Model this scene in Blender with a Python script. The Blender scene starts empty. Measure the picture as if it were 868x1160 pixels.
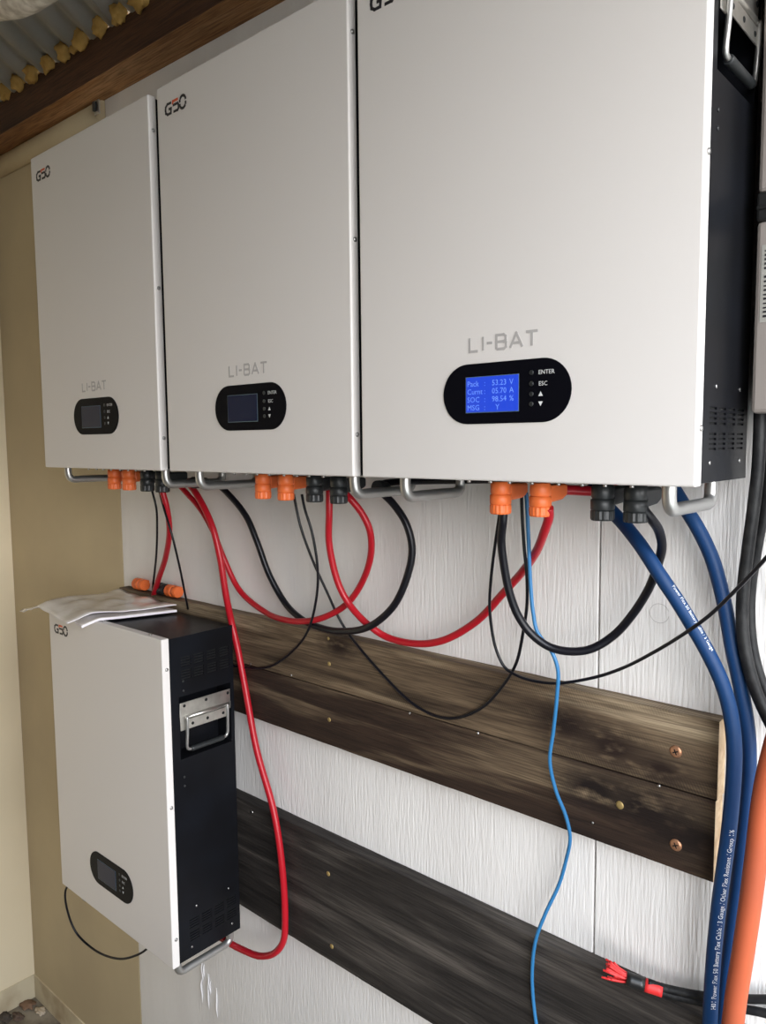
import bpy, bmesh, math, random
from mathutils import Vector, Matrix
random.seed(7)
S = bpy.context.scene
COL = S.collection

# ------------------------------------------------------------------ camera
cd = bpy.data.cameras.new('camera'); cam = bpy.data.objects.new('camera', cd); COL.objects.link(cam)
R_ = Vector((0.75045839, 0.66085362, -0.00920279)); U_ = Vector((-0.05280383, 0.0738316, 0.9958718)); F_ = Vector((-0.65880495, 0.74687441, -0.09030315))
M = Matrix((R_, U_, -F_)).transposed().to_4x4(); M.translation = (1.0514184, -0.94094187, 1.67034965)
cam.matrix_world = M
cd.sensor_fit = 'HORIZONTAL'; cd.sensor_width = 36; cd.lens = 36 * 870.9079 / 868; cd.clip_start = 0.02
S.camera = cam
# ------------------------------------------------------------------ daylight
S.view_settings.view_transform = 'Standard'; S.view_settings.look = 'None'; S.view_settings.gamma = 1; S.view_settings.use_curve_mapping = False
S.view_settings.exposure = 0.0
W_ = bpy.data.worlds.new('overcast_sky'); S.world = W_; W_.use_nodes = True
nt = W_.node_tree; nt.nodes.clear()
wo = nt.nodes.new('ShaderNodeOutputWorld'); bg = nt.nodes.new('ShaderNodeBackground')
tc = nt.nodes.new('ShaderNodeTexCoord'); sp = nt.nodes.new('ShaderNodeSeparateXYZ'); rp = nt.nodes.new('ShaderNodeValToRGB')
rp.color_ramp.elements[0].position = 0.0; rp.color_ramp.elements[0].color = (1.0, 0.97, 0.955, 1)
rp.color_ramp.elements[1].position = 0.8; rp.color_ramp.elements[1].color = (0.75, 0.87, 1.0, 1)
nt.links.new(tc.outputs['Generated'], sp.inputs[0]); nt.links.new(sp.outputs[2], rp.inputs[0])
nt.links.new(rp.outputs[0], bg.inputs[0]); bg.inputs[1].default_value = 10.5; nt.links.new(bg.outputs[0], wo.inputs[0])
# opening shaped for side light in the unseen right wall: portal that guides sampling of the sky
al = bpy.data.lights.new('opening_portal', 'AREA'); al.shape = 'RECTANGLE'; al.size = 1.64; al.size_y = 1.40; al.cycles.is_portal = True
ao = bpy.data.objects.new('opening_portal', al); COL.objects.link(ao); ao.location = (1.42, -0.765, 1.555); ao.rotation_euler = (0, math.radians(90), 0)


# ------------------------------------------------------------------ helpers
def mat(name, col, rough=0.6, metal=0.0, col2=None, nscale=20, stretch=(1, 1, 1), bump=0.0, bscale=None, spec=0.5, detail=6, coat=0.0, emis=None, estr=0, lo=0.35, hi=0.65, bdist=0.002, bstretch=None):
    m = bpy.data.materials.new(name); m.use_nodes = True; t = m.node_tree; b = t.nodes['Principled BSDF']
    b.inputs['Base Color'].default_value = (*col, 1); b.inputs['Roughness'].default_value = rough; b.inputs['Metallic'].default_value = metal
    b.inputs['Specular IOR Level'].default_value = spec
    b.inputs['Coat Weight'].default_value = coat; b.inputs['Coat Roughness'].default_value = 0.15
    if emis: b.inputs['Emission Color'].default_value = (*emis, 1); b.inputs['Emission Strength'].default_value = estr
    c = t.nodes.new('ShaderNodeTexCoord')
    def noise(sc, st):
        mp = t.nodes.new('ShaderNodeMapping'); mp.inputs['Scale'].default_value = st; t.links.new(c.outputs['Object'], mp.inputs[0])
        n = t.nodes.new('ShaderNodeTexNoise'); n.inputs['Scale'].default_value = sc; n.inputs['Detail'].default_value = detail; t.links.new(mp.outputs[0], n.inputs[0]); return n
    if col2:
        n = noise(nscale, stretch); r = t.nodes.new('ShaderNodeValToRGB')
        r.color_ramp.elements[0].position = lo; r.color_ramp.elements[1].position = hi
        r.color_ramp.elements[0].color = (*col, 1); r.color_ramp.elements[1].color = (*col2, 1)
        t.links.new(n.outputs[0], r.inputs[0]); t.links.new(r.outputs[0], b.inputs['Base Color'])
    if bump:
        n = noise(bscale or nscale, bstretch or stretch); bp = t.nodes.new('ShaderNodeBump'); bp.inputs['Strength'].default_value = bump; bp.inputs['Distance'].default_value = bdist
        t.links.new(n.outputs[0], bp.inputs['Height']); t.links.new(bp.outputs[0], b.inputs['Normal'])
    return m

def wood(name, dark, mid, light, seed=0.0, gs=1.0, knots=((),), bump=0.5, axis=0, streak=0.5, saw=0.0):
    """weathered sawn timber: stretched grain, blotchy stain, fine saw marks and knots"""
    m = bpy.data.materials.new(name); m.use_nodes = True; t = m.node_tree; b = t.nodes['Principled BSDF']; N = t.nodes.new; K = t.links.new
    b.inputs['Roughness'].default_value = 0.72; b.inputs['Specular IOR Level'].default_value = 0.35
    c = N('ShaderNodeTexCoord')
    def noise(st, sc, det=8, dist=0.0):
        mp = N('ShaderNodeMapping'); mp.inputs['Scale'].default_value = st; mp.inputs['Location'].default_value = (seed, seed * 2, seed * .7); K(c.outputs['Object'], mp.inputs[0])
        n = N('ShaderNodeTexNoise'); n.inputs['Scale'].default_value = sc; n.inputs['Detail'].default_value = det; n.inputs['Distortion'].default_value = dist; K(mp.outputs[0], n.inputs[0]); return n
    g = noise((1.1, 14, 14), 2.2 * gs, 9, 0.6)
    bl = noise((1.2, 4, 5), 1.8 * gs, 4, 0.3)
    fine = noise((3, 60, 90), 5, 4)
    r = N('ShaderNodeValToRGB'); e = r.color_ramp.elements
    e[0].position = 0.33; e[0].color = (*dark, 1); e[1].position = 0.68; e[1].color = (*light, 1)
    x = e.new(0.5); x.color = (*mid, 1)
    mx = N('ShaderNodeMix'); mx.data_type = 'FLOAT'; mx.inputs[0].default_value = streak; K(g.outputs[0], mx.inputs[2]); K(bl.outputs[0], mx.inputs[3])
    K(mx.outputs[0], r.inputs[0])
    m2 = N('ShaderNodeMix'); m2.data_type = 'RGBA'; m2.blend_type = 'MULTIPLY'; m2.inputs[0].default_value = 0.75
    r2 = N('ShaderNodeValToRGB'); r2.color_ramp.elements[0].position = 0.35; r2.color_ramp.elements[0].color = (0.35, 0.33, 0.32, 1); r2.color_ramp.elements[1].position = 0.6; r2.color_ramp.elements[1].color = (1, 1, 1, 1)
    K(fine.outputs[0], r2.inputs[0]); K(r.outputs[0], m2.inputs[6]); K(r2.outputs[0], m2.inputs[7])
    last = m2.outputs[2]
    for kx, kz, kr in [k for k in knots if k]:
        mp = N('ShaderNodeMapping'); mp.inputs['Location'].default_value = (-kx * 0.55, 0, -kz); mp.inputs['Scale'].default_value = (0.55, 0, 1); K(c.outputs['Object'], mp.inputs[0])
        ln = N('ShaderNodeVectorMath'); ln.operation = 'LENGTH'; K(mp.outputs[0], ln.inputs[0])
        mr = N('ShaderNodeMapRange'); mr.inputs[1].default_value = kr * 0.3; mr.inputs[2].default_value = kr * 1.5; mr.inputs[3].default_value = 1.0; mr.inputs[4].default_value = 0; K(ln.outputs['Value'], mr.inputs[0])
        mu = N('ShaderNodeMath'); mu.operation = 'MULTIPLY'; nn = noise((30, 1, 60), 1.2, 5); ra = N('ShaderNodeMapRange'); ra.inputs[1].default_value = .25; ra.inputs[2].default_value = .5; K(nn.outputs[0], ra.inputs[0])
        K(mr.outputs[0], mu.inputs[0]); K(ra.outputs[0], mu.inputs[1])
        mk = N('ShaderNodeMix'); mk.data_type = 'RGBA'; K(mu.outputs[0], mk.inputs[0]); K(last, mk.inputs[6]); mk.inputs[7].default_value = (dark[0] * .5, dark[1] * .4, dark[2] * .4, 1); last = mk.outputs[2]
    wm = N('ShaderNodeMapping'); wm.inputs['Rotation'].default_value = (0, math.radians(28), 0); K(c.outputs['Object'], wm.inputs[0])
    wv = N('ShaderNodeTexWave'); wv.bands_direction = 'X'; wv.inputs['Scale'].default_value = 95; wv.inputs['Distortion'].default_value = 1.2; wv.inputs['Detail'].default_value = 2; K(wm.outputs[0], wv.inputs[0])
    pm = noise((2, 2, 9), 3, 3); pr = N('ShaderNodeMapRange'); pr.inputs[1].default_value = .45; pr.inputs[2].default_value = .65; pr.inputs[3].default_value = 0; pr.inputs[4].default_value = saw; K(pm.outputs[0], pr.inputs[0])
    wr_ = N('ShaderNodeMapRange'); wr_.inputs[3].default_value = 0.45; K(wv.outputs[1], wr_.inputs[0])
    mw = N('ShaderNodeMix'); mw.data_type = 'RGBA'; mw.blend_type = 'MULTIPLY'; K(pr.outputs[0], mw.inputs[0]); K(last, mw.inputs[6]); K(wr_.outputs[0], mw.inputs[7]); last = mw.outputs[2]
    K(last, b.inputs['Base Color'])
    bp = N('ShaderNodeBump'); bp.inputs['Strength'].default_value = bump; bp.inputs['Distance'].default_value = 0.002
    ad = N('ShaderNodeMath'); ad.operation = 'ADD'; K(fine.outputs[0], ad.inputs[0]); K(g.outputs[0], ad.inputs[1]); K(ad.outputs[0], bp.inputs['Height']); K(bp.outputs[0], b.inputs['Normal'])
    return m

class MB:
    def __init__(s): s.v = []; s.f = []; s.m = []; s.sm = []
    def add(s, vs, fs, mi=0, smooth=False):
        o = len(s.v); s.v += [tuple(v) for v in vs]
        for f in fs: s.f.append(tuple(i + o for i in f)); s.m.append(mi); s.sm.append(smooth)
        return s
    def box(s, x0, x1, y0, y1, z0, z1, mi=0):
        return s.add([(x, y, z) for x in (x0, x1) for y in (y0, y1) for z in (z0, z1)],
                     [(0, 1, 3, 2), (4, 6, 7, 5), (0, 4, 5, 1), (2, 3, 7, 6), (0, 2, 6, 4), (1, 5, 7, 3)], mi)
    def prism(s, poly, ax, a0, a1, mi=0, smooth=False):
        """poly: 2D outline in the two other axes, extruded along axis ax from a0 to a1"""
        def P(q, a):
            l = list(q); l.insert(ax, a); return tuple(l)
        n = len(poly); vs = [P(q, a0) for q in poly] + [P(q, a1) for q in poly]
        s.add(vs, [(i, (i + 1) % n, (i + 1) % n + n, i + n) for i in range(n)], mi, smooth)
        return s.add(vs, [tuple(range(n))[::-1], tuple(range(n, 2 * n))], mi)
    def lathe(s, prof, c=(0, 0, 0), ax=2, seg=20, mi=0, smooth=True, rib=0, ribh=0.0):
        """prof: [(radius, height)], turned about axis ax through c"""
        vs = []; n = len(prof)
        for r, h in prof:
            for i in range(seg):
                a = 2 * math.pi * i / seg; rr = r + (ribh if (rib and i % 2) else 0) * (1 if r > 0 else 0)
                q = [rr * math.cos(a), rr * math.sin(a)]; q.insert(ax, h); vs.append((q[0] + c[0], q[1] + c[1], q[2] + c[2]))
        fs = [(j * seg + i, j * seg + (i + 1) % seg, (j + 1) * seg + (i + 1) % seg, (j + 1) * seg + i) for j in range(n - 1) for i in range(seg)]
        s.add(vs, fs, mi, smooth)
        return s.add(vs[:seg] + vs[-seg:], [tuple(range(seg))[::-1], tuple(range(seg, 2 * seg))], mi)
    def tube(s, pts, r, seg=12, mi=0, sub=8, closed=False, rf=None):
        P = crom(pts, sub) if sub > 1 else [Vector(p) for p in pts]
        fr = frames(P); vs = []
        for k, (p, T, A, B) in enumerate(fr):
            rr = r if rf is None else rf(k / (len(fr) - 1), p)
            for i in range(seg):
                a = 2 * math.pi * i / seg; vs.append(p + A * (rr * math.cos(a)) + B * (rr * math.sin(a)))
        n = len(fr)
        fs = [(j * seg + i, j * seg + (i + 1) % seg, (j + 1) * seg + (i + 1) % seg, (j + 1) * seg + i) for j in range(n - 1) for i in range(seg)]
        s.add(vs, fs, mi, True)
        return s.add(vs[:seg] + vs[-seg:], [tuple(range(seg))[::-1], tuple(range(seg, 2 * seg))], mi)
    def make(s, name, mats, parent=None, bevel=0, bseg=2, loc=None):
        me = bpy.data.meshes.new(name); me.from_pydata([tuple(v) for v in s.v], [], s.f)
        for m_ in (mats if isinstance(mats, (list, tuple)) else [mats]): me.materials.append(m_)
        me.polygons.foreach_set('material_index', s.m); me.polygons.foreach_set('use_smooth', s.sm)
        bm = bmesh.new(); bm.from_mesh(me); bmesh.ops.remove_doubles(bm, verts=bm.verts, dist=1e-6); bmesh.ops.recalc_face_normals(bm, faces=bm.faces)
        bm.to_mesh(me); bm.free(); me.update()
        o = bpy.data.objects.new(name, me); COL.objects.link(o)
        if parent: o.parent = parent
        if loc: o.location = loc
        if bevel:
            b = o.modifiers.new('bevel', 'BEVEL'); b.width = bevel; b.segments = bseg; b.limit_method = 'ANGLE'; b.angle_limit = math.radians(40)
        return o

def crom(pts, sub=8):
    P = [Vector(p) for p in pts]; P = [P[0] * 2 - P[1]] + P + [P[-1] * 2 - P[-2]]; out = []
    for i in range(1, len(P) - 2):
        p0, p1, p2, p3 = P[i - 1:i + 3]
        t0 = 0; t1 = t0 + max((p1 - p0).length, 1e-5) ** .5; t2 = t1 + max((p2 - p1).length, 1e-5) ** .5; t3 = t2 + max((p3 - p2).length, 1e-5) ** .5
        for k in range(sub):
            t = t1 + (t2 - t1) * k / sub
            A1 = p0 * ((t1 - t) / (t1 - t0)) + p1 * ((t - t0) / (t1 - t0)); A2 = p1 * ((t2 - t) / (t2 - t1)) + p2 * ((t - t1) / (t2 - t1)); A3 = p2 * ((t3 - t) / (t3 - t2)) + p3 * ((t - t2) / (t3 - t2))
            B1 = A1 * ((t2 - t) / (t2 - t0)) + A2 * ((t - t0) / (t2 - t0)); B2 = A2 * ((t3 - t) / (t3 - t1)) + A3 * ((t - t1) / (t3 - t1))
            out.append(B1 * ((t2 - t) / (t2 - t1)) + B2 * ((t - t1) / (t2 - t1)))
    out.append(P[-2]); return out

def frames(P):
    out = []; A = None
    for i, p in enumerate(P):
        T = (P[min(i + 1, len(P) - 1)] - P[max(i - 1, 0)]).normalized()
        if A is None:
            A = T.orthogonal().normalized()
        A = (A - T * A.dot(T)).normalized(); out.append((p, T, A, T.cross(A)))
    return out

def thing(name, label, cat, loc=(0, 0, 0), group=None, rot=None):
    o = bpy.data.objects.new(name, None); COL.objects.link(o); o.location = loc; o.empty_display_size = 0.05
    if rot: o.rotation_euler = rot
    return tag(o, label, cat, group)
def tag(o, label, cat, group=None):
    o['label'] = label; o['category'] = cat
    if group: o['group'] = group
    return o
def struct(o): o['kind'] = 'structure'; return o

def strokes(mb, lines, w, ox, oz, sx, sz, y, mi=0, th=0.0004):
    """flat stroked lettering on a vertical plane facing -y; lines are polylines in unit coordinates"""
    for li, ln in enumerate(lines):
        pts = [Vector((ox + a * sx, oz + b * sz)) for a, b in ln]
        for i in range(len(pts) - 1):
            d = (pts[i + 1] - pts[i]); L = d.length; d.normalize(); n = Vector((-d.y, d.x)) * w / 2
            a = pts[i] - d * (w / 2 if i else 0); b = pts[i + 1] + d * (w / 2 if i < len(pts) - 2 else 0)
            mb.prism([tuple(a + n), tuple(b + n), tuple(b - n), tuple(a - n)], 1, y - th - (li * 8 + i) * 3e-6, y, mi)
    return mb

def arc(cx, cz, r, a0, a1, n=10): return [(cx + r * math.cos(math.radians(a0 + (a1 - a0) * i / n)), cz + r * math.sin(math.radians(a0 + (a1 - a0) * i / n))) for i in range(n + 1)]
def text_mesh(body, size, align='LEFT'):
    c = bpy.data.curves.new('t', 'FONT'); c.body = body; c.size = size; c.align_x = align; c.resolution_u = 2
    o = bpy.data.objects.new('t', c); COL.objects.link(o)
    dg = bpy.context.evaluated_depsgraph_get(); me = bpy.data.meshes.new_from_object(o.evaluated_get(dg))
    vs = [v.co.copy() for v in me.vertices]; fs = [tuple(p.vertices) for p in me.polygons]
    bpy.data.objects.remove(o); bpy.data.curves.remove(c); bpy.data.meshes.remove(me)
    return vs, fs

# ------------------------------------------------------------------ materials
M_white_wall = mat('painted_rough_sawn_board', (0.82, 0.795, 0.77), 0.7, col2=(0.73, 0.70, 0.675), nscale=3.0, stretch=(3, 3, .5), bump=0.62, bscale=14, bstretch=(20, 20, 1.7), bdist=0.0024, lo=.35, hi=.75)
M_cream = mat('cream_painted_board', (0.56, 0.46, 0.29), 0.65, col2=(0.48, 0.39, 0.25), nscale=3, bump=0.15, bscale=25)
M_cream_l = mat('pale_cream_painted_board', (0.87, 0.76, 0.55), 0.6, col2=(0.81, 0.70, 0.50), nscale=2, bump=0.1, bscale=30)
M_shed = mat('unseen_dark_timber', (0.12, 0.085, 0.06), 0.8, col2=(0.08, 0.055, 0.04), nscale=4, stretch=(8, 8, .5))  # for unseen walls, kept dark to cut bounce light
M_dirt = mat('dirty_skirting', (0.62, 0.54, 0.38), 0.8, col2=(0.38, 0.28, 0.17), nscale=9, bump=0.4, lo=.5, hi=.75)
M_floor = mat('dirty_concrete_floor', (0.30, 0.26, 0.20), 0.9, col2=(0.10, 0.075, 0.05), nscale=14, bump=0.6, bscale=40)
M_ground = mat('pale_gravel_ground', (0.34, 0.33, 0.30), 0.95, col2=(0.26, 0.25, 0.22), nscale=8)
M_roof = mat('galvanised_iron', (0.52, 0.50, 0.46), 0.5, 0.25, col2=(0.38, 0.38, 0.35), nscale=4, stretch=(1, 1, 1), bump=0.05)
M_beam = wood('brown_stained_beam', (0.19, 0.085, 0.030), (0.36, 0.17, 0.065), (0.52, 0.29, 0.14), seed=3, bump=0.3)  # brown stain, raised for the light the underside gets
M_beam_shade = wood('shaded_beam_front', (0.045, 0.018, 0.008), (0.080, 0.032, 0.014), (0.13, 0.056, 0.026), seed=3, bump=0.3)  # same beam, shade of its front face put into the colour
M_foam = mat('yellow_expanding_foam', (0.50, 0.30, 0.075), 0.75, col2=(0.32, 0.18, 0.04), nscale=30, bump=0.6, bscale=60)
M_pole = mat('pale_mottled_plaster', (0.75, 0.70, 0.63), 0.85, col2=(0.42, 0.37, 0.31), nscale=45, bump=0.5, bscale=50)
M_cover = mat('light_grey_powder_coat', (0.69, 0.655, 0.63), 0.38, bump=0.03, bscale=900, spec=0.45)
M_black = mat('black_powder_coat', (0.006, 0.006, 0.007), 0.34, spec=0.09, col2=(0.008, 0.009, 0.012), nscale=12, bump=0.04, bscale=700, lo=.3, hi=.8)
M_inside = mat('dark_interior', (0.004, 0.004, 0.004), 0.9)
M_gloss = mat('glossy_black_panel', (0.004, 0.004, 0.006), 0.16, spec=0.035)
M_lcd_on = mat('lit_blue_display', (0.01, 0.03, 0.35), 0.3, emis=(0.02, 0.085, 0.75), estr=0.5)
M_lcd_txt = mat('display_characters', (0.15, 0.28, 0.7), 0.4, emis=(0.09, 0.19, 0.8), estr=0.5)
M_lcd_off = mat('dark_blue_display', (0.003, 0.008, 0.035), 0.15, spec=0.18)
M_lcd_rim = mat('display_bezel_edge', (0.10, 0.16, 0.20), 0.3)
M_lettering = mat('white_print', (0.65, 0.65, 0.65), 0.5)
M_silverprint = mat('silver_grey_print', (0.40, 0.38, 0.37), 0.4)
M_logo_k = mat('black_print', (0.012, 0.01, 0.014), 0.5)
M_logo_r = mat('orange_red_print', (0.65, 0.10, 0.03), 0.5)
M_steel = mat('zinc_plated_steel', (0.62, 0.60, 0.55), 0.32, 0.9, col2=(0.5, 0.48, 0.44), nscale=60)
M_alu = mat('satin_aluminium', (0.46, 0.455, 0.44), 0.36, 0.85)
M_bolt = mat('bolt_steel', (0.45, 0.44, 0.43), 0.3, 1.0)
M_orange = mat('orange_plug_plastic', (0.78, 0.16, 0.038), 0.45)
M_plugk = mat('black_plug_plastic', (0.018, 0.020, 0.021), 0.42)
M_red = mat('red_cable_sheath', (0.40, 0.008, 0.017), 0.32, spec=0.4)
M_blk = mat('black_cable_sheath', (0.006, 0.006, 0.009), 0.32, spec=0.3)
M_trunk = mat('dusty_black_cable_sheath', (0.008, 0.008, 0.009), 0.5, spec=0.25, col2=(0.020, 0.020, 0.020), nscale=80, bump=0.3, bscale=150)
M_blue = mat('dark_blue_cable_sheath', (0.007, 0.040, 0.125), 0.5, spec=0.25, col2=(0.005, 0.028, 0.095), nscale=10)
M_lan = mat('light_blue_cable_sheath', (0.025, 0.15, 0.33), 0.4)
M_conduit = mat('orange_conduit', (0.42, 0.088, 0.034), 0.55, spec=0.2, col2=(0.33, 0.075, 0.034), nscale=7)
M_olive = wood('weathered_olive_brown_plank', (0.030, 0.016, 0.009), (0.18, 0.125, 0.075), (0.52, 0.41, 0.27), seed=1.3, knots=((0.565, 1.290, 0.030), (0.635, 1.275, 0.028), (0.14, 1.325, 0.022), (.70, 1.262, .02)), streak=.42, saw=.8)
M_brown = wood('dark_stained_plank', (0.016, 0.008, 0.005), (0.042, 0.023, 0.014), (0.25, 0.18, 0.11), seed=12.7, knots=((0.68, 1.205, 0.034), (0.61, 1.21, 0.03), (.73, 1.19, .03)), streak=.45, saw=.5)
M_greyw = wood('weathered_grey_plank', (0.010, 0.008, 0.007), (0.032, 0.027, 0.024), (0.11, 0.095, 0.082), seed=9.4, gs=1.3, streak=.35)
M_endgrain = mat('pale_end_grain', (0.62, 0.47, 0.30), 0.8, col2=(0.42, 0.28, 0.16), nscale=60, bump=0.3)
M_copper = mat('rusty_copper_screw', (0.62, 0.33, 0.19), 0.4, 0.7, col2=(0.45, 0.22, 0.12), nscale=200)
M_brass = mat('yellowed_screw', (0.34, 0.24, 0.09), 0.6, 0.4)
M_paper = mat('printed_plastic_sleeve', (0.60, 0.55, 0.50), 0.25, col2=(0.72, 0.69, 0.67), nscale=18, coat=0.6, bump=0.25, bscale=14, lo=.4, hi=.6)
M_paperw = mat('white_paper_edges', (0.78, 0.75, 0.80), 0.6)
M_duct = mat('grey_white_pvc', (0.24, 0.21, 0.19), 0.5)
M_tape = mat('black_tape', (0.012, 0.012, 0.012), 0.35)
M_redtape = mat('red_tape', (0.70, 0.03, 0.03), 0.5)
M_flake = mat('peeling_white_paint', (0.80, 0.78, 0.78), 0.7)

# ------------------------------------------------------------------ the setting
XL, XR = -1.208, 1.35
XA, XB = -0.5989, 0.6015
ZW = 2.455
wall = struct(MB().box(XL - 0.05, XR, 0.012, 0.09, -0.05, ZW).make('wall_back', M_white_wall))
def wpart(name, x0, x1, m, y0=0.0, z0=0.0, z1=ZW, par=None, bev=0.0012):
    return MB().box(x0, x1, y0, 0.012, z0, z1).make(name, m, par or wall, bevel=bev)
wpart('wall_panel', XL, XA - 0.0012, M_cream)['label'] = 'cream painted end panel'
wpart('wall_panel', XA + 0.0012, XB - 0.0014, M_white_wall)
wpart('wall_panel', XB + 0.0014, XR, M_white_wall)
wl = struct(MB().box(XL - 0.09, XL, -2.6, 0.012, -0.05, 3.95).make('wall_left', M_cream_l))
struct(MB().box(XL - 0.09, XR, -2.7, -2.6, -0.05, 4.2).make('wall_front', M_shed))
wr = MB(); DY0, DY1, DZ, DS = -1.45, -0.08, 2.36, 0.75
wr.box(XR, XR + .09, -2.6, DY0, -.05, 4.0).box(XR, XR + .09, DY1, .09, -.05, 2.44).box(XR, XR + .09, DY0, DY1, -.05, DS).box(XR, XR + .09, DY0, DY1, DZ, 2.44).box(XR, XR + .09, DY0, DY1 + .0, 2.44, 2.60).box(XR, XR + .09, DY0, -.3, 2.60, 2.70).box(XR, XR + .09, DY0, -.55, 2.70, 2.85).box(XR, XR + .09, DY0, -.8, 2.85, 3.0).box(XR, XR + .09, DY0, -1.3, 3.0, 3.3).box(XR, XR + .09, DY0, -1.9, 3.3, 3.7)
struct(wr.make('wall_right', M_shed))  # unseen wall, its opening shaped so daylight falls off and grazes the fronts
struct(MB().box(XL - 0.1, XR + .09, -2.7, 0.09, -0.08, -0.0).make('floor', M_floor))
struct(MB().box(-30, 30, -30, 30, -0.2, -0.09).make('ground_outside', M_ground))
struct(MB().box(XL + 0.0035, XA - 0.002, -0.0035, 0.001, 0.0, 0.0725).make('baseboard_back', M_dirt, bevel=0.001))
struct(MB().box(XL, XL + 0.0035, -2.6, -0.0, 0.0, 0.0725).make('baseboard_left', M_dirt, bevel=0.001))
pm_ = MB(); ring_ = arc(0.6832, 1.4535, 0.0125, 20, 350, 22)
for i in range(22):
    (ax_, az_), (bx_, bz_) = ring_[i], ring_[i + 1]; pm_.add([(ax_, -.0012, az_), (bx_, -.0012, bz_), (bx_ * .96 + .6832 * .04, -.0012, bz_ * .96 + 1.4535 * .04), (ax_ * .96 + .6832 * .04, -.0012, az_ * .96 + 1.4535 * .04)], [(0, 1, 2, 3)])
pm_.make('pencil_mark', mat('pencil', (.42, .40, .38), .8), wall)
# rounded cream moulding between the cream panel and the beam, ending where the white panel starts
mo = []
for i in range(13):
    a = math.pi * i / 12; mo.append((-0.026 * math.sin(a), 0.026 * math.cos(a)))
pv = MB(); vs = []
for x, zc in ((XL, 2.420), (-0.5989, 2.4115)):
    vs += [(x, q[0], zc + q[1]) for q in mo]
n = 13
pv.add(vs, [(i, (i + 1) % n, (i + 1) % n + n, i + n) for i in range(n)], 0, True); pv.add(vs, [tuple(range(n)), tuple(range(n, 2 * n))])
struct(pv.make('trim_1', M_cream))
br = thing('pipe_bracket', 'small dark bracket at the right end of the cream moulding', 'bracket', (-0.578, -0.028, 2.409))
MB().box(-0.010, 0.010, -0.004, 0.0, -0.016, 0.014).make('plate', M_steel, br, bevel=0.001)
MB().box(-0.007, 0.003, -0.010, -0.004, -0.010, 0.010).make('clip', M_plugk, br, bevel=0.001)
# beam, slightly out of level as in the shed
bm_ = MB(); sec0 = [(0.0, 2.4385), (-0.068, 2.4405), (-0.068, 2.5225), (-0.0, 2.476)]
vs = []
for x, dz in ((XL, 0.008), (XR, 0)):
    for (y, z) in sec0: vs.append((x, y, z + dz - (0.032 if x > 0 else 0)))
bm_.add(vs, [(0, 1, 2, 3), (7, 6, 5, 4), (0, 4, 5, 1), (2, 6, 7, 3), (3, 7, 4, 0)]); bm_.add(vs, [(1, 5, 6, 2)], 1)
tag(bm_.make('roof_beam', [M_beam, M_beam_shade], bevel=0.002), 'dark brown stained timber beam under the corrugated roof', 'beam')
# corrugated roof: falls towards the back wall
roof = bpy.data.objects.new('ceiling', None); COL.objects.link(roof); roof['kind'] = 'structure'
SL = 0.60
def roof_z(y): return 2.5275 + (-0.068 - y) * SL
pitch = 0.0762; PH = -0.929
x = XL - 0.02; k = 0
while x < XR:
    x1 = x + pitch * 10.5; mb = MB(); vs = []; nx = 84
    for (y) in (-0.045, -2.62):
        for th in (0, 0.0012):
            for i in range(nx + 1):
                xx = x + (x1 - x) * i / nx
                vs.append((xx, y, roof_z(y) + 0.0085 * math.cos(2 * math.pi * (xx - PH) / pitch) + th + (0.0013 if k % 2 else 0) - 0.0135 * (xx + .93)))
    m_ = nx + 1
    fs = [(i, i + 1, 2 * m_ + i + 1, 2 * m_ + i) for i in range(nx)] + [(m_ + i, m_ + i + 1, 3 * m_ + i + 1, 3 * m_ + i) for i in range(nx)] + [(i, i + 1, m_ + i + 1, m_ + i) for i in range(nx)] + [(2 * m_ + i, 2 * m_ + i + 1, 3 * m_ + i + 1, 3 * m_ + i) for i in range(nx)]
    mb.add(vs, fs, 0, True); mb.make('roof_sheet', M_roof, roof)
    x = x1 - pitch * 0.5; k += 1
# yellow foam plugs in the corrugations above the beam
FX = [(-0.932, 'far left'), (-0.856, ''), (-0.780, ''), (-0.703, ''), (-0.627, ''), (-0.551, ''), (-0.475, ''), (-0.398, ''), (-0.322, '')]
def blob(r, seed, sq=(1, 1, 1), amp=.35, subd=3):
    bm = bmesh.new(); bmesh.ops.create_icosphere(bm, subdivisions=subd, radius=r); rnd = random.Random(seed)
    from mathutils import noise as mn
    off = Vector((rnd.random() * 50, rnd.random() * 50, 0))
    for v in bm.verts:
        d = v.co.normalized(); k_ = 1 + amp * mn.noise(d * 1.6 + off) + amp * .55 * mn.noise(d * 4 + off)
        v.co = Vector((d.x * sq[0], d.y * sq[1], d.z * sq[2])) * r * k_
    mb = MB(); bm.verts.ensure_lookup_table(); mb.add([v.co for v in bm.verts], [tuple(v.index for v in f.verts) for f in bm.faces], 0, True); bm.free(); return mb
ordn = ['leftmost', 'second from left', 'third from left', 'fourth from left', 'middle', 'fourth from right', 'third from right', 'second from right', 'rightmost']
for i, (fx, _) in enumerate(FX):
    o = blob(0.0185 + .0015 * (i % 3), i * 3 + 1, (1.0, .8, 1.0), .6, 3).make('foam_plug', M_foam, loc=(fx, -0.074, 2.530 - 0.0135 * (fx + .93)))
    tag(o, f'yellow expanding foam lump on the beam, {ordn[i]} in the row', 'foam', 'foam lumps along the roof beam')
o = blob(0.011, 50, (1.2, .7, .8), .5, 2).make('foam_plug', M_foam, loc=(-0.590, -0.074, 2.517)); tag(o, 'tiny crumb of yellow foam beside the middle foam lumps', 'foam', 'foam lumps along the roof beam')
o = blob(0.026, 44, (.8, .7, 1.4), .5).make('foam_plug', M_foam, loc=(-1.125, -0.086, 2.462)); tag(o, 'yellow foam lump low in the corner below the beam edge', 'foam')
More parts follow.
